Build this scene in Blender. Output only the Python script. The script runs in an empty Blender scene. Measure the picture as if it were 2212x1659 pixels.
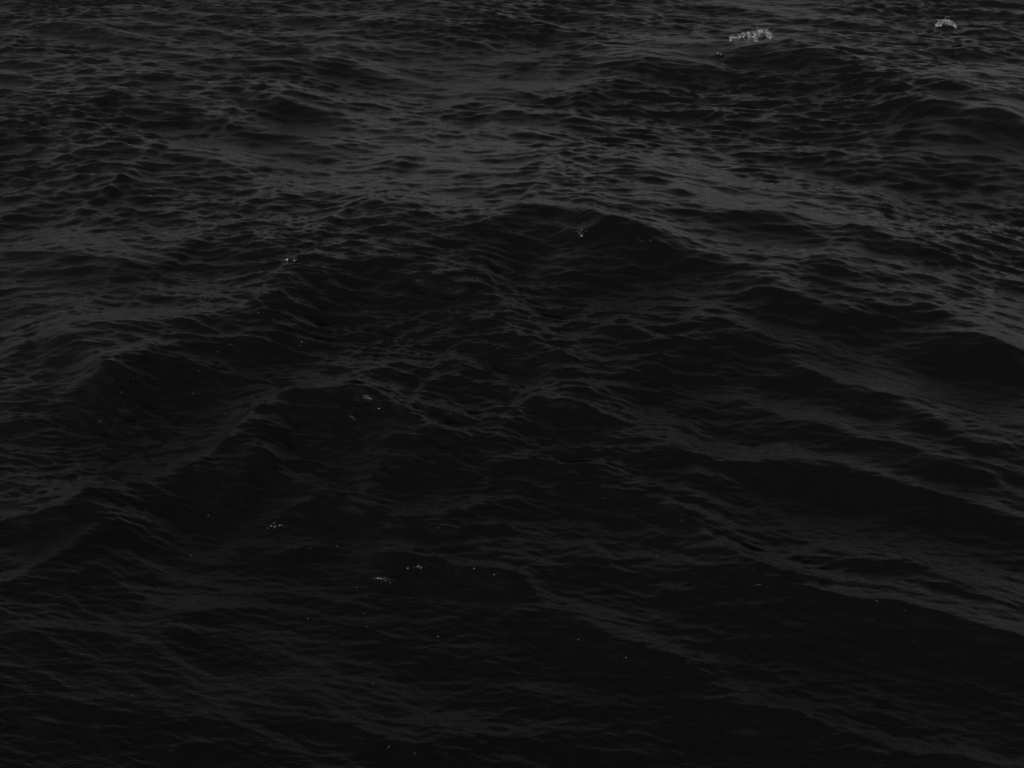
import bpy, math, random
import numpy as np
from mathutils import Vector

# ------------------------------------------------------------------ camera
CAM_H = 5.6
DEPRESSION = 30.5                     # view axis below the horizon, degrees
TX = 0.45                           # tan(half horizontal field of view)
TY = TX * 0.75
scene = bpy.context.scene
cam_data = bpy.data.cameras.new('camera')
cam_data.sensor_width = 36.0
cam_data.lens = 18.0 / TX
cam_data.clip_end = 6000
cam = bpy.data.objects.new('camera', cam_data)
scene.collection.objects.link(cam)
cam.location = (0, 0, CAM_H)
cam.rotation_euler = (math.radians(90 - DEPRESSION), 0, 0)
scene.camera = cam

# ------------------------------------------------------------------ sky and sun
SUN_ELEV, SUN_AZ = 20.0, 208.0         # degrees; azimuth clockwise from +Y (the way the camera looks)
world = bpy.data.worlds.new('World')
scene.world = world
world.use_nodes = True
wn = world.node_tree.nodes; wl = world.node_tree.links
wn.clear()
sky = wn.new('ShaderNodeTexSky'); sky.sky_type = 'NISHITA'; sky.sun_disc = False
sky.sun_elevation = math.radians(SUN_ELEV)
sky.sun_rotation = math.radians(SUN_AZ)
sky.dust_density = 1.5
bw = wn.new('ShaderNodeRGBToBW')       # the photograph is black and white
bg = wn.new('ShaderNodeBackground'); bg.inputs['Strength'].default_value = 0.08
out = wn.new('ShaderNodeOutputWorld')
wl.new(sky.outputs['Color'], bw.inputs[0]); wl.new(bw.outputs[0], bg.inputs['Color'])
wl.new(bg.outputs[0], out.inputs['Surface'])

sun_data = bpy.data.lights.new('sun', 'SUN')
sun_data.energy = 4.0; sun_data.angle = math.radians(0.53)
sun = bpy.data.objects.new('sun', sun_data)
scene.collection.objects.link(sun)
sun.location = (0, -10, 30)
se, sa = math.radians(SUN_ELEV), math.radians(SUN_AZ)
to_sun = Vector((math.sin(sa) * math.cos(se), math.cos(sa) * math.cos(se), math.sin(se)))
sun.rotation_euler = (-to_sun).to_track_quat('-Z', 'Y').to_euler()

vs = scene.view_settings
vs.view_transform = 'Standard'; vs.look = 'None'; vs.gamma = 1.0
vs.use_curve_mapping = False
vs.exposure = -0.42

rng = np.random.default_rng(11)
random.seed(5)

# ------------------------------------------------------------------ helpers
D0 = math.radians(DEPRESSION)
FWD = np.array([0, math.cos(D0), -math.sin(D0)])
UPV = np.array([0, math.sin(D0), math.cos(D0)])

def at(x, y, z=0.0):
    """where the sea at height z lies that the photo shows at x, y (photo taken as 2212 wide)"""
    d = FWD + np.array([1.0, 0, 0]) * ((x - 1106) / 1106 * TX) + UPV * ((829.5 - y) / 829.5 * TY)
    t = (z - CAM_H) / d[2]
    return d[0] * t, d[1] * t

def ocean_tile(size, n, lmin, lmax, power, winds, spread, seed):
    """periodic random sea: height and the two sideways shifts of choppy waves; winds = (direction, weight) pairs"""
    r = np.random.default_rng(seed)
    k1 = np.fft.fftfreq(n, d=size / n) * 2 * np.pi
    kx, ky = np.meshgrid(k1, k1, indexing='xy')
    k = np.hypot(kx, ky); k[0, 0] = 1
    lk = np.log(2 * np.pi / k)
    th = np.arctan2(ky, kx)
    band = 1 / ((1 + np.exp((math.log(lmin) - lk) * 6)) * (1 + np.exp((lk - math.log(lmax)) * 6)))
    direc = np.full_like(k, .03)
    for deg, wgt in winds:
        direc += wgt * np.abs(np.cos((th - math.radians(deg)) / 2)) ** spread
    amp = k ** (-power / 2) * band * direc
    amp[0, 0] = 0
    spec = amp * (r.standard_normal((n, n)) + 1j * r.standard_normal((n, n)))
    s = math.sqrt(float((k * k * np.abs(spec) ** 2).sum()) / 2) / n ** 2        # rms slope becomes 1
    spec = (spec / s).astype(np.complex64)
    h = np.fft.ifft2(spec).real
    dx = np.fft.ifft2(-1j * kx / k * spec).real
    dy = np.fft.ifft2(-1j * ky / k * spec).real
    return [q.astype(np.float32) for q in (h, dx, dy)]

def sample(arr, size, x, y):
    n = arr.shape[0]
    u = (x / size * n); v = (y / size * n)
    i = np.floor(u).astype(np.int32); j = np.floor(v).astype(np.int32)
    fu = (u - i).astype(np.float32); fv = (v - j).astype(np.float32)
    i0 = i % n; i1 = (i + 1) % n; j0 = j % n; j1 = (j + 1) % n
    return (arr[j0, i0] * (1 - fu) + arr[j0, i1] * fu) * (1 - fv) + (arr[j1, i0] * (1 - fu) + arr[j1, i1] * fu) * fv

def smooth_line(pts, m=160):
    p = np.array(pts, float)
    p = np.vstack([2 * p[0] - p[1], p, 2 * p[-1] - p[-2]])
    res = []
    for i in range(1, len(p) - 2):
        t = np.linspace(0, 1, max(4, m // (len(p) - 3)), endpoint=False)[:, None]
        a, b, c, d = p[i - 1], p[i], p[i + 1], p[i + 2]
        res.append(0.5 * (2 * b + (c - a) * t + (2 * a - 5 * b + 4 * c - d) * t ** 2 + (3 * b - a - 3 * c + d) * t ** 3))
    res.append(p[-2][None])
    return np.vstack(res)

# ------------------------------------------------------------------ the sea: one sheet, fine in front, coarse all round and far away
rows_near = np.exp(np.linspace(math.log(3.8), math.log(44.0), 1170))
rows_far = np.exp(np.linspace(math.log(44.0), math.log(5000.0), 70))[1:]
rows_in = np.array([0.4, 1.2, 2.0, 2.6, 3.0, 3.3, 3.6])
R = np.concatenate([rows_in, rows_near, rows_far])
fan = math.radians(36)
a_fine = np.linspace(-fan, fan, 960)
a_rest = np.linspace(fan, 2 * math.pi - fan, 130)[1:-1]
A = np.concatenate([a_fine, a_rest])
nr, na = len(R), len(A)
RR, AA = np.meshgrid(R, A, indexing='ij')
X = (RR * np.sin(AA)).ravel(); Y = (RR * np.cos(AA)).ravel()
RRf = RR.ravel().astype(np.float32)
dr = np.gradient(R)
STEP = np.maximum(np.repeat(dr, na), RRf * np.tile(np.gradient(A), nr)).astype(np.float32)   # vertex spacing

def keep(lam):                       # fade out waves finer than the mesh can carry
    return np.clip((lam / STEP - 1.2) / 1.3, 0, 1).astype(np.float32)

def turned(deg):
    c, s = math.cos(math.radians(deg)), math.sin(math.radians(deg))
    return (X * c + Y * s), (-X * s + Y * c)

# crest lines: points in the photo, steepness of the face, width of the face (m), width of the back (m)
CRESTS = [
  # far water
  ([(1440,106),(1520,92),(1600,86),(1670,86),(1745,98),(1830,124),(1930,158),(2040,196),(2212,268)], .62, 1.7, 2.6),
  ([(1850,52),(1905,42),(1960,48)], .5, .9, 1.4),
  ([(2000,58),(2045,54),(2110,68),(2212,110)], .4, 1.3, 2.0),
  ([(780,48),(850,38),(930,47),(1000,60)], .45, 1.3, 2.2),
  ([(990,46),(1060,28),(1140,26)], .4, 1.2, 2.0),
  ([(100,42),(170,36),(260,50),(330,56)], .4, 1.6, 2.5),
  ([(600,152),(690,136),(770,130),(860,146)], .42, 1.1, 1.6),
  ([(400,206),(470,194),(540,187),(625,199),(740,212)], .42, 1.2, 1.8),
  ([(1190,112),(1240,101),(1290,110),(1360,134),(1430,158)], .42, 1.0, 1.6),
  ([(1270,188),(1346,184),(1440,196)], .4, .9, 1.2),
  ([(1090,250),(1150,244),(1240,262),(1330,276)], .45, 1.0, 1.5),
  ([(930,268),(980,232),(1040,228),(1106,256),(1180,286)], .4, .9, 1.4),
  ([(1480,222),(1590,246),(1700,262)], .35, 1.0, 1.5),
  ([(1720,168),(1765,158),(1810,176)], .45, .7, 1.0),
  ([(1900,208),(1960,220),(2040,243),(2120,256),(2212,252)], .5, 1.3, 1.8),
  ([(60,216),(160,206),(240,222),(330,234)], .4, 1.4, 2.0),
  ([(300,172),(345,160),(400,166)], .35, .8, 1.2),
  ([(380,276),(450,258),(520,252),(590,282)], .28, .9, 1.4),
  ([(330,342),(420,330),(480,352),(530,372)], .45, .9, 1.3),
  ([(120,340),(200,320),(270,330)], .35, .8, 1.2),
  ([(80,392),(130,380),(190,374),(270,388),(330,410)], .5, .9, 1.2),
  # middle
  ([(1160,352),(1220,332),(1300,324),(1360,336),(1430,366)], .5, .75, 1.1),
  ([(1700,408),(1800,422),(1858,440),(1890,470),(1940,492),(2110,512),(2212,520)], .5, .85, 1.3),
  ([(1580,462),(1650,470),(1710,490),(1760,520),(1850,556)], .42, .6, .9),
  ([(720,462),(765,446),(820,458),(870,478)], .6, .5, .8),
  ([(530,422),(580,410),(620,424)], .45, .4, .6),
  ([(1400,432),(1460,428),(1520,442)], .42, .4, .7),
  ([(440,505),(500,484),(560,500),(600,520)], .4, .5, .7),
  ([(1240,378),(1310,392),(1370,410)], .35, .5, .8),
  ([(0,536),(60,528),(130,538),(260,560),(400,565)], .5, .8, 1.1),
  ([(560,566),(640,556),(760,540),(880,524),(1000,502),(1090,474),(1160,464),(1230,470),(1300,492),(1400,514),(1500,546),(1620,592),(1740,640),(1900,672)], .64, .75, 2.6),
  ([(1080,494),(1140,474),(1230,474),(1320,500),(1440,530)], .75, .75, .9),
  ([(1720,560),(1830,574),(1920,580),(2030,606),(2150,640)], .45, .6, .9),
  ([(60,690),(200,712),(350,700),(465,680),(530,662),(610,619),(665,582),(730,570)], .55, .6, .8),
  ([(210,810),(330,778),(480,742),(580,718),(650,684)], .5, .5, .6),
  ([(0,760),(90,740),(190,762),(260,790),(330,815)], .5, .9, .8),
  ([(370,728),(400,716),(450,732)], .3, .35, .4),
  ([(850,600),(960,610),(1040,632),(1106,676)], .42, .5, .8),
  ([(960,660),(1050,695),(1110,720),(1180,750),(1218,790),(1260,826),(1340,842),(1420,852)], .6, .6, .9),
  ([(1270,660),(1320,676),(1350,716),(1400,742),(1480,752)], .45, .5, .6),
  ([(1370,806),(1440,782),(1530,764),(1570,744)], .4, .4, .5),
  ([(1420,650),(1500,690),(1560,710),(1610,734),(1690,770),(1740,806),(1810,838),(1890,850),(1985,878),(2060,918),(2212,985)], .62, .7, 1.0),
  ([(1620,640),(1720,668),(1800,688),(1900,700)], .4, .5, .8),
  ([(1880,640),(1960,650),(2050,690),(2212,745)], .42, .6, .9),
  ([(2000,730),(2090,740),(2212,790)], .4, .5, .8),
  ([(1500,880),(1580,860),(1660,894),(1720,922),(1810,942),(1900,980)], .45, .45, .6),
  # near left
  ([(540,882),(625,846),(680,832),(750,837),(830,850),(900,888),(985,912),(1090,930)], .6, .65, .6),
  ([(690,786),(760,800),(860,800),(960,806),(1060,780)], .35, .4, .5),
  ([(0,1094),(150,1082),(275,1052),(360,1030),(425,992),(470,962),(525,932),(560,880)], .55, .55, .55),
  ([(545,940),(565,985),(630,1034),(740,1060),(850,1056)], .4, .4, .4),
  ([(560,1122),(640,1090),(705,1074),(780,1088),(860,1104),(960,1100),(1040,1084),(1110,1062)], .5, .4, .45),
  ([(790,1168),(860,1180),(930,1196),(1000,1220),(1080,1240),(1130,1262)], .55, .5, .45),
  ([(0,1256),(75,1222),(150,1183),(215,1150),(300,1146)], .45, .4, .45),
  ([(140,1244),(225,1228),(300,1273),(400,1308),(470,1310),(560,1300)], .3, .35, .4),
  ([(430,1200),(520,1180),(620,1190),(720,1172)], .35, .3, .35),
  ([(0,1364),(130,1360),(250,1358),(320,1390),(420,1440)], .3, .4, .4),
  ([(600,1460),(680,1492),(760,1540),(830,1576),(960,1582),(1106,1576)], .27, .35, .35),
  # near right
  ([(1106,890),(1200,860),(1330,900),(1440,930),(1520,970)], .42, .45, .55),
  ([(1080,1000),(1180,985),(1230,1005),(1330,1020)], .4, .35, .4),
  ([(1330,960),(1450,968),(1540,985),(1700,990),(1800,998),(1890,1020),(1960,1048),(2060,1080),(2212,1118)], .58, .55, .65),
  ([(1900,960),(2000,1000),(2100,1020),(2212,1060)], .4, .45, .6),
  ([(1380,1060),(1460,1104),(1560,1162),(1660,1208),(1746,1266),(1856,1294),(1960,1314),(2080,1345),(2212,1376)], .6, .55, .6),
  ([(1106,1240),(1180,1302),(1256,1343),(1356,1392),(1456,1432),(1531,1482),(1631,1536),(1750,1570),(1860,1594),(2110,1644)], .58, .5, .5),
  ([(1230,1150),(1290,1200),(1330,1240)], .3, .25, .3),
  ([(1760,1160),(1850,1170),(1960,1200),(2090,1250),(2212,1270)], .42, .45, .55),
  ([(1080,1350),(1110,1338),(1150,1350)], .3, .2, .25),
  ([(1106,1620),(1210,1580),(1320,1610),(1450,1650)], .2, .3, .3),
]

Z = np.zeros(nr * na, np.float32)

# two swells crossing under the central peak, and weaker trains along with them
px0, py0 = at(1190, 478, .25)
SWELL = ((11.5, .075, 300, 0.0), (10.5, .095, 233, 0.0), (5.2, .03, 228, 1.9), (3.4, .018, 236, 4.4), (4.1, .012, 290, 2.6))

def swell(x, y, r):
    z = 0
    for lam, amp, deg, ph in SWELL:
        kx, ky = 2 * math.pi / lam * math.cos(math.radians(deg)), 2 * math.pi / lam * math.sin(math.radians(deg))
        z = z + amp * np.cos(kx * (x - px0) + ky * (y - py0) + ph)
    return z * (1 - .6 * np.clip((r - 16) / 8, 0, 1))

def on_swell(px, py, h):
    x, y = at(px, py, h)
    for _ in range(4):
        x, y = at(px, py, h + float(swell(x, y, math.hypot(x, y))))
    return x, y

Z += (swell(X, Y, RRf) * keep(4.0)).astype(np.float32)

WARP = ocean_tile(47.0, 512, .5, 4.0, 4.5, ((250, 1),), 0, 3)
wx = sample(WARP[0], 47.0, X, Y); wy = sample(WARP[0], 47.0, X + 17.3, Y + 5.1)
wnorm = float(WARP[0].std())
wx /= wnorm; wy /= wnorm
WARP2 = ocean_tile(19.0, 1024, .18, .9, 4.0, ((245, 1),), 2, 8)[0]
WARP2 /= float(WARP2.std())
fx = sample(WARP2, 19.0, X, Y); fy = sample(WARP2, 19.0, X + 7.7, Y + 2.9)

CREST_GAIN = 0.54
for pts, steep, wf, wb in CRESTS:
    r0 = math.hypot(*at(*pts[len(pts) // 2]))
    near = min(1, max(0, (15 - r0) / 6))          # the near waves are shorter backed and steeper
    wb = wb * (1 - .4 * near)
    far = min(1, max(0, (r0 - 13) / 8))
    if steep < .6: steep *= 1 - .4 * far          # only the foaming crest stands out of the low far water
    h = steep * wf * CREST_GAIN * (1 + .12 * near)
    h = .30 * (1 - math.exp(-h / .30))            # no wave here stands much above a foot
    P = smooth_line([on_swell(px, py, h * .85) for px, py in pts])
    ax = P[-1] - P[0]; L = np.hypot(*ax); ax /= L
    nv = np.array([-ax[1], ax[0]])
    if nv[1] > 0: nv = -nv                         # points towards the camera: the face
    lu = (P - P[0]) @ ax; lv = (P - P[0]) @ nv
    order = np.argsort(lu); lu, lv = lu[order], lv[order]
    gu = np.linspace(lu[0], lu[-1], 120); gv = np.interp(gu, lu, lv)
    gv = np.convolve(np.pad(gv, 4, mode='edge'), np.ones(9) / 9, 'valid'); gs = np.gradient(gv, gu)
    m = (wf + wb) * 3 + .25 * L
    sel = np.where((X > P[:, 0].min() - m) & (X < P[:, 0].max() + m) & (Y > P[:, 1].min() - m) & (Y < P[:, 1].max() + m) & (RRf < 75))[0]
    if not len(sel): continue
    w1, w2 = .10 * wf, .024 * min(wf, .8)
    xs = X[sel] - P[0, 0] + wx[sel] * w1 + fx[sel] * w2; ys = Y[sel] - P[0, 1] + wy[sel] * w1 + fy[sel] * w2
    u = xs * ax[0] + ys * ax[1]; v = xs * nv[0] + ys * nv[1]
    c = np.interp(u, gu, gv); slope = np.interp(u, gu, gs)
    d = (v - c) / np.sqrt(1 + np.clip(slope, -1.5, 1.5) ** 2)
    ends = max(.3 * L, .55 * (wf + wb))            # crests die away gradually past both ends
    t = np.clip(np.minimum(u + .7 * ends, L + .7 * ends - u) / (1.5 * ends), 0, 1)
    t = t * t * (3 - 2 * t)
    vary = 1 + .12 * wy[sel]
    e = .11
    wloc = np.where(d > 0, wf, wb)
    q = np.abs(d) / wloc
    prof = np.exp(-(np.sqrt(q * q + e * e) - e) * 1.25)
    trough = .28 * np.exp(-((d - 1.9 * wf) / (1.1 * wf)) ** 2)
    Z[sel] += (h * t * vary * (prof - trough)).astype(np.float32)

# random wind sea riding on it, in bands
DX = np.zeros_like(Z); DY = np.zeros_like(Z)
gust = np.clip(1 + .34 * sample(WARP[0], 47.0, X * .35 + 9, Y * .35 + 3) / wnorm, .45, 1.7)
for size, n, l0, l1, power, winds, spr, rms, turn, seed in (
        (61.0, 2048, .5, 2.2, 4.0, ((238, 1), (298, .10), (268, .5)), 34, .085, 13, 1),
        (29.0, 2048, .13, .45, 4.0, ((250, 1), (274, .5)), 22, .165, -21, 2),
        (11.3, 2048, .045, .13, 4.0, ((252, .8), (270, .8)), 22, .21, 34, 4),
        (5.9, 1024, .022, .045, 4.0, ((262, 1),), 14, .14, -9, 6)):
    H, HX, HY = ocean_tile(size, n, l0, l1, power, [(w_ - turn, g_) for w_, g_ in winds], spr, seed)
    k = keep((l0 * l1) ** .5) * rms
    if l1 < 1: k = k * gust * (.85 + .15 * np.clip((RRf - 5) / 3.5, 0, 1))     # slicker water close by
    if l1 > .2: k = k * (1 + .4 * np.clip((RRf - 12) / 8, 0, 1))              # windier farther out
    tx, ty = turned(turn)
    if l1 < 1:
        tx = tx + wx * .14 * l1; ty = ty + wy * .14 * l1                       # ripples bend over the waves
    Z += sample(H, size, tx, ty) * k
    sx = sample(HX, size, tx, ty) * k; sy = sample(HY, size, tx, ty) * k
    c, s = math.cos(math.radians(turn)), math.sin(math.radians(turn))
    chop = .3
    DX -= chop * (sx * c - sy * s); DY -= chop * (sx * s + sy * c)

# sun glints on the water, each given by added domes (bubbles only at lower centre)
GLINTS = [(470,208,2,'far left dark crest, leftmost sparkle'),(515,209,2,'far left dark crest, middle sparkle'),(593,212,2,'far left dark crest, rightmost sparkle'),
          (718,553,2,'crest left of the central peak, nearest the peak'),(615,568,5,'dark crest face left of the central peak'),(560,576,3,'crest left of the central peak, farthest from the peak'),
          (1240,480,5,'top of the central peak'),(1258,503,9,'dark face just under the central peak'),(1385,518,7,'dark shoulder right of the central peak'),(1195,482,3,'left side of the central peak'),
          (595,1140,7,'near left dark crest face'),(572,1143,3,'near left dark crest, left end of the sparkle row'),
          (905,1222,9,'near dark crest below the picture centre, brightest cluster'),(965,1232,3,'near dark crest, right of the brightest cluster'),(987,1232,4,'near dark crest, second sparkle right of the brightest cluster'),
          (1068,1241,2,'near dark crest, far right of the sparkle row'),(1115,1316,3,'smooth black water at lower centre, standing alone'),(1340,1425,4,'black water low in the picture, right of centre'),
          (1923,585,1,'dark crest at the right side'),(1075,752,2,'dark face in the picture centre'),
          (1560,115,4,'dark face below the ragged foam, left'),(1600,108,3,'dark face below the ragged foam, middle'),(1690,116,2,'dark face below the ragged foam, right')]

def project(px, py, pz):
    x = px; y = py; z = pz - CAM_H
    dep = y * FWD[1] + z * FWD[2]
    up = y * UPV[1] + z * UPV[2]
    return 1106 + x / dep / TX * 1106, 829.5 - up / dep / TY * 829.5, dep

XX = X + DX; YY = Y + DY
sx_, sy_, dep_ = project(XX, YY, Z)
front = (dep_ > 0.5) & (RRf > 3.2) & (RRf < 75)
idx_front = np.where(front)[0]
fsx, fsy, fdep = sx_[idx_front], sy_[idx_front], dep_[idx_front]

BIN = 24
bins_x = np.clip((fsx // BIN).astype(np.int64), -5, 120) + 5
bins_y = np.clip((fsy // BIN).astype(np.int64), -5, 90) + 5
bin_id = bins_y * 128 + bins_x
bin_order = np.argsort(bin_id, kind='stable'); bin_sorted = bin_id[bin_order]

def on_sea(px, py, rad=3.5):
    """the visible point of the water surface at that place in the photo"""
    bx, by = int(px // BIN) + 5, int(py // BIN) + 5
    near = []
    for yy in (by - 1, by, by + 1):
        lo, hi = np.searchsorted(bin_sorted, (yy * 128 + bx - 1, yy * 128 + bx + 2))
        near.append(bin_order[lo:hi])
    near = np.concatenate(near)
    while True:
        m = near[(np.abs(fsx[near] - px) < rad) & (np.abs(fsy[near] - py) < rad)]
        if len(m): break
        rad *= 2
    m = m[fdep[m] < fdep[m].min() * 1.03 + .05]
    return idx_front[m[np.argmin((fsx[m] - px) ** 2 + (fsy[m] - py) ** 2)]]

co = np.empty((nr * na + 1, 3), np.float32)
co[:-1, 0] = XX; co[:-1, 1] = YY; co[:-1, 2] = Z
co[-1] = (0, 0, float(Z[:na].mean()))
ii = np.arange(nr - 1)[:, None] * na
jj = np.arange(na)[None, :]; jn = (jj + 1) % na
quads = np.stack([ii + jj, ii + na + jj, ii + na + jn, ii + jn], -1).reshape(-1, 4)
tris = np.stack([np.full(na, nr * na), jj[0], jn[0]], -1)
quads = quads[:, ::-1]; tris = tris[:, ::-1]
mesh = bpy.data.meshes.new('sea')
nq, nt = len(quads), len(tris)
mesh.vertices.add(len(co)); mesh.vertices.foreach_set('co', co.ravel())
mesh.loops.add(nq * 4 + nt * 3)
mesh.loops.foreach_set('vertex_index', np.concatenate([quads.ravel(), tris.ravel()]).astype(np.int32))
mesh.polygons.add(nq + nt)
mesh.polygons.foreach_set('loop_start', np.concatenate([np.arange(nq) * 4, nq * 4 + np.arange(nt) * 3]).astype(np.int32))
mesh.polygons.foreach_set('use_smooth', np.ones(nq + nt, bool))
mesh.update(calc_edges=True)
sea = bpy.data.objects.new('sea', mesh)
scene.collection.objects.link(sea)
sea['kind'] = 'structure'
sea['label'] = 'dark choppy open sea with crossing wave crests'

att = mesh.attributes.new('fine_ripple', 'FLOAT', 'POINT')      # ripples too fine for the mesh there: carried by the bump instead
att.data.foreach_set('value', np.append(1 - keep(.085), 0).astype(np.float32))

# ------------------------------------------------------------------ materials
def new_mat(name):
    m = bpy.data.materials.new(name); m.use_nodes = True
    return m, m.node_tree.nodes, m.node_tree.links, m.node_tree.nodes['Principled BSDF']

wm, n_, l_, P_ = new_mat('sea_water')
P_.inputs['Base Color'].default_value = (.0034, .0034, .0034, 1)
P_.inputs['IOR'].default_value = 1.333
P_.inputs['Roughness'].default_value = .06
geo = n_.new('ShaderNodeNewGeometry')
mp = n_.new('ShaderNodeMapping'); mp.inputs['Rotation'].default_value = (0, 0, math.radians(12)); mp.inputs['Scale'].default_value = (.55, 1.4, 1)
l_.new(geo.outputs['Position'], mp.inputs['Vector'])
lod = n_.new('ShaderNodeAttribute'); lod.attribute_name = 'fine_ripple'
rr = n_.new('ShaderNodeMapRange'); rr.inputs['To Min'].default_value = .085; rr.inputs['To Max'].default_value = .36
l_.new(lod.outputs['Fac'], rr.inputs['Value']); l_.new(rr.outputs[0], P_.inputs['Roughness'])
prev = None
for scale, near, far, dist in ((6.0, .0, 1.0, .05), (12.0, .0, 1.0, .026), (30.0, .5, 1.0, .010), (75.0, .7, 1.0, .004)):
    t = n_.new('ShaderNodeTexNoise'); t.inputs['Scale'].default_value = scale; t.inputs['Detail'].default_value = 3
    t.inputs['Roughness'].default_value = .55; t.inputs['Distortion'].default_value = .4
    l_.new(mp.outputs[0], t.inputs['Vector'])
    mr = n_.new('ShaderNodeMapRange'); mr.inputs['To Min'].default_value = near; mr.inputs['To Max'].default_value = far
    l_.new(lod.outputs['Fac'], mr.inputs['Value'])
    b = n_.new('ShaderNodeBump'); b.inputs['Distance'].default_value = dist
    l_.new(mr.outputs[0], b.inputs['Strength'])
    l_.new(t.outputs['Fac'], b.inputs['Height'])
    if prev: l_.new(prev.outputs[0], b.inputs['Normal'])
    prev = b
l_.new(prev.outputs[0], P_.inputs['Normal'])
mesh.materials.append(wm)

fm, n_, l_, P_ = new_mat('foam')
nz = n_.new('ShaderNodeTexNoise'); nz.inputs['Scale'].default_value = 11
rp = n_.new('ShaderNodeValToRGB')
rp.color_ramp.elements[0].position = .35; rp.color_ramp.elements[0].color = (.05, .05, .05, 1)
rp.color_ramp.elements[1].position = .65; rp.color_ramp.elements[1].color = (.36, .36, .36, 1)
l_.new(nz.outputs['Fac'], rp.inputs[0]); l_.new(rp.outputs[0], P_.inputs['Base Color'])
P_.inputs['Roughness'].default_value = .45

km, n_, l_, P_ = new_mat('thin_foam')
P_.inputs['Base Color'].default_value = (.035, .035, .035, 1); P_.inputs['Roughness'].default_value = .3

um, n_, l_, P_ = new_mat('glint_dome_skin')
P_.inputs['Base Color'].default_value = (.01, .01, .01, 1); P_.inputs['Roughness'].default_value = .12
P_.inputs['IOR'].default_value = 1.9  # index above that of water, to brighten the added glints

# ------------------------------------------------------------------ foam
import bmesh
def blob(bm, c, r, sq=(1, 1, 1), jag=.3, sub=1):
    g = bmesh.ops.create_icosphere(bm, subdivisions=sub, radius=1)
    for v in g['verts']:
        f = 1 + random.uniform(-jag, jag)
        v.co = Vector((c[0] + v.co.x * r * sq[0] * f, c[1] + v.co.y * r * sq[1] * f, c[2] + v.co.z * r * sq[2] * f))

def finish(name, bm, mat, parent=None, loc=None):
    for f in bm.faces: f.smooth = True
    m = bpy.data.meshes.new(name); bm.to_mesh(m); bm.free()
    m.materials.append(mat)
    o = bpy.data.objects.new(name, m); scene.collection.objects.link(o)
    if loc is not None: o.location = loc
    if parent: o.parent = parent
    return o

def whitecap(outline, n, size, label):
    """outline: (x, top y, bottom y) in the photo; the lumps pile up on the crest between those heights"""
    root_i = on_sea(outline[len(outline) // 2][0], outline[len(outline) // 2][2])
    o0 = Vector((float(XX[root_i]), float(YY[root_i]), float(Z[root_i])))
    root = bpy.data.objects.new('whitecap', None); scene.collection.objects.link(root); root.location = o0
    xs = np.array([p[0] for p in outline], float)
    tops = np.array([p[1] for p in outline], float); bots = np.array([p[2] for p in outline], float)
    bm = bmesh.new(); sp = bmesh.new()
    pxm = o0.y / math.cos(math.radians(8)) * 2 * TX / 2212      # metres per photo pixel there
    clumps = [random.uniform(xs[0], xs[-1]) for _ in range(9)]
    for q in range(n):
        x = min(xs[-1], max(xs[0], random.choice(clumps) + random.gauss(0, 2.0) if q % 4 else random.uniform(xs[0], xs[-1])))
        tp, bt = np.interp(x, xs, tops), np.interp(x, xs, bots)
        f = random.random() ** 1.3 if q % 3 else random.uniform(0, .12)      # thickest along the torn upper lip
        wz = (1 - f) * (bt - tp) * pxm
        i = on_sea(x, bt)
        y = float(YY[i]) + random.uniform(-.04, .2)
        r = size * random.choice((.4, .55, .7, .9, 1.3))
        if q % 7 == 0: wz += random.gauss(0, .035); r *= .55                   # loose bits round the edge
        c = Vector((float(XX[i]) + random.uniform(-.03, .03), y, float(Z[i]) + wz - .02)) - o0
        blob(bm, c, r, (1.7, 1, .5), .45)
    for q in range(n // 30):
        x = random.uniform(xs[0] - 4, xs[-1] + 4)
        i = on_sea(x, np.interp(x, xs, bots) + abs(random.gauss(0, 7)))
        c = Vector((float(XX[i]), float(YY[i]) - .02, float(Z[i]) + .01)) - o0
        blob(sp, c, size * random.uniform(.3, .8), (1.6, 1, .4), .35)
    finish('froth', bm, fm, root)['kind'] = 'stuff'
    finish('spray', sp, km, root)['kind'] = 'stuff'
    root['label'] = label; root['category'] = 'foam'; root['group'] = 'breaking foam on the far crests'
    return root

whitecap([(1580,82,88),(1592,79,86),(1604,76,84),(1616,71,83),(1626,72,88),(1634,72,90),(1642,66,82),(1652,65,76),(1660,68,78),(1667,80,88)],
         900, .015, 'ragged white foam curling off the big dark crest at the top right')
whitecap([(2023,54,56),(2032,49,56),(2040,45,55),(2050,45,55),(2058,49,56),(2066,55,57)],
         600, .016, 'small rounded white foam mound at the far top right corner')

# thin wet domes, added to mirror the sun as glints of the rippled water
bm = bmesh.new()
bmesh.ops.create_uvsphere(bm, u_segments=14, v_segments=10, radius=1)
bmesh.ops.delete(bm, geom=[v for v in bm.verts if v.co.z < -.35], context='VERTS')
for f in bm.faces: f.smooth = True
glint_mesh = bpy.data.meshes.new('glint_dome'); bm.to_mesh(glint_mesh); bm.free(); glint_mesh.materials.append(um)
for gx, gy, cnt, spot in GLINTS:
    for q in range(cnt):
        i = on_sea(gx + (random.gauss(0, 11) if cnt > 2 else random.gauss(0, 3)), gy + random.gauss(0, 4 if cnt > 2 else 2))
        dist = math.sqrt(float(XX[i]) ** 2 + float(YY[i]) ** 2 + CAM_H ** 2)
        r = random.choice((.45, .55, .7, .9, 1.3, 2.6)) * (1.7 if gy < 700 else 1.15) * (1.4 if cnt > 4 else 1.0) * dist * 2 * TX / 2212
        o = bpy.data.objects.new('glint_dome', glint_mesh); scene.collection.objects.link(o)
        o.location = (float(XX[i]), float(YY[i]), float(Z[i]) + .1 * r); o.scale = (r, r, r * .9)
        o['label'] = 'tiny sparkling dome added for a sun glint, ' + spot
        o['category'] = 'glint_dome'; o['group'] = 'domes added for sun glints on the water'

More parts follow.
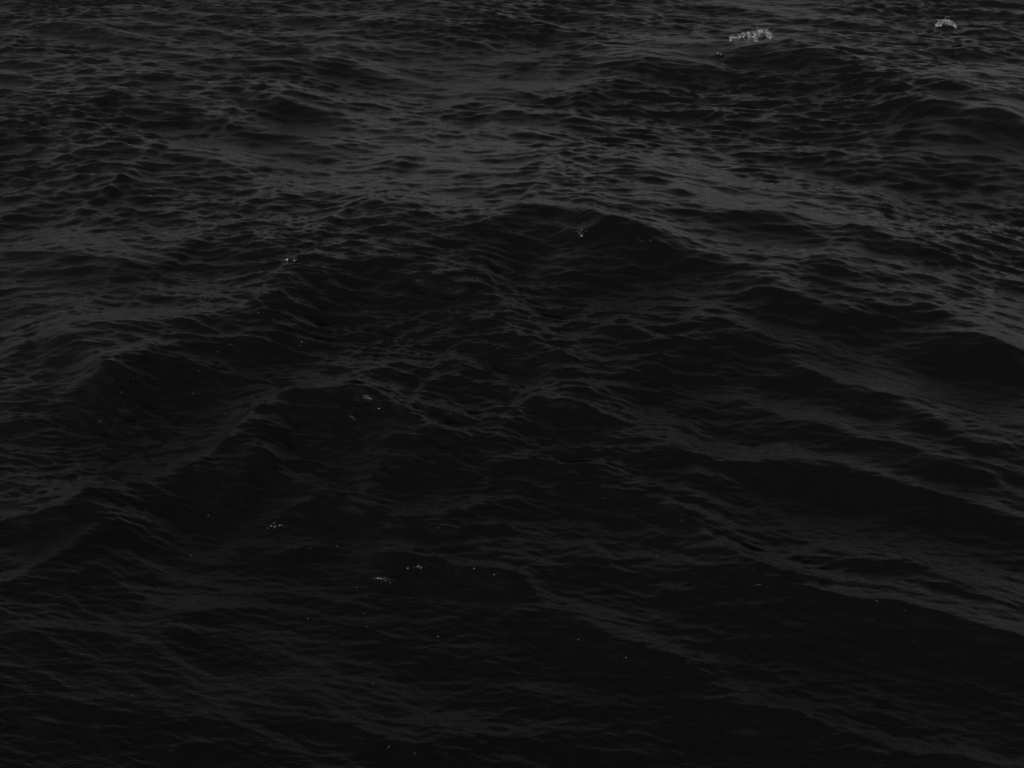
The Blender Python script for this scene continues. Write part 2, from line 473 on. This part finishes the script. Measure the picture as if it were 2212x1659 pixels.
def whereabouts(px, py):
    v = 'far' if py < 620 else 'middle' if py < 1050 else 'near'
    h = 'left edge' if px < 220 else 'left' if px < 560 else 'left of centre' if px < 900 else 'right of centre' if px < 1500 else 'right'
    return v, h

# drifting flecks: a few shapes, each fleck its own object
protos = []
for q in range(5):
    bm = bmesh.new()
    for s in range(3):
        blob(bm, (random.uniform(-.6, .6), random.uniform(-.4, .4), 0), random.uniform(.45, .8), (1.2, .9, .4), .25)
    for f in bm.faces: f.smooth = True
    m = bpy.data.meshes.new('foam_fleck'); bm.to_mesh(m); bm.free(); m.materials.append(km)
    protos.append(m)
FLECKS = [(262,848,4),(430,800,4),(421,696,3),(446,642,5),(480,637,3),(560,674,4),(590,687,4),(650,748,5),(470,757,4),(290,816,3),(245,820,3),
          (185,648,4),(89,698,4),(122,727,3),(135,722,3),(360,602,3),(395,621,4),(418,852,3),(362,834,2),(715,946,3),(60,682,3),(270,663,3),
          (125,982,3),(315,1098,2),(497,745,3),(602,744,3),(419,627,3),(687,1173,3),(672,1183,3),(727,1179,4),(801,1189,4),(835,1182,3),
          (945,1139,4),(844,1257,4),(773,1268,4),(786,1325,4),(793,1353,3),(947,1375,4),(667,1336,4),(807,1477,4),(840,1613,6),(896,1628,5),
          (285,1503,4),(414,1198,5),(452,1114,5),(1473,1123,4),(1893,1299,4),(1956,1318,4),(1251,1380,4),(1421,1200,3),(1516,1198,3),(1977,1384,3)]
for q, (px, py, s) in enumerate(FLECKS):
    i = on_sea(px, py)
    dist = math.sqrt(float(XX[i]) ** 2 + float(YY[i]) ** 2 + CAM_H ** 2)
    r = s * .5 * dist * 2 * TX / 2212 * 1.25
    o = bpy.data.objects.new('foam_fleck', protos[q % 5]); scene.collection.objects.link(o)
    o.location = (float(XX[i]), float(YY[i]), float(Z[i]) + .1 * r)
    o.rotation_euler = (0, 0, random.uniform(0, 6.28)); o.scale = (r, r * random.uniform(.7, 1), r)
    v, h = whereabouts(px, py)
    size_word = 'larger pale' if s >= 5 else 'small pale' if s == 4 else 'tiny faint'
    o['label'] = f'{size_word} fleck of foam drifting on the {v} water, {h} in the picture'
    o['category'] = 'foam fleck'; o['group'] = 'foam flecks drifting on the water'
i = on_sea(1640, 1265)
bm = bmesh.new()
for s in range(7):
    blob(bm, ((s - 3) * .012, (s - 3) * .003, 0), .0075 - abs(s - 3) * .0012, (1.3, .5, .4), .15)
o = finish('foam_sliver', bm, km, None, (float(XX[i]), float(YY[i]), float(Z[i]) + .003))
o['label'] = 'thin pale sliver floating on the dark wave face at lower right'; o['category'] = 'foam sliver'
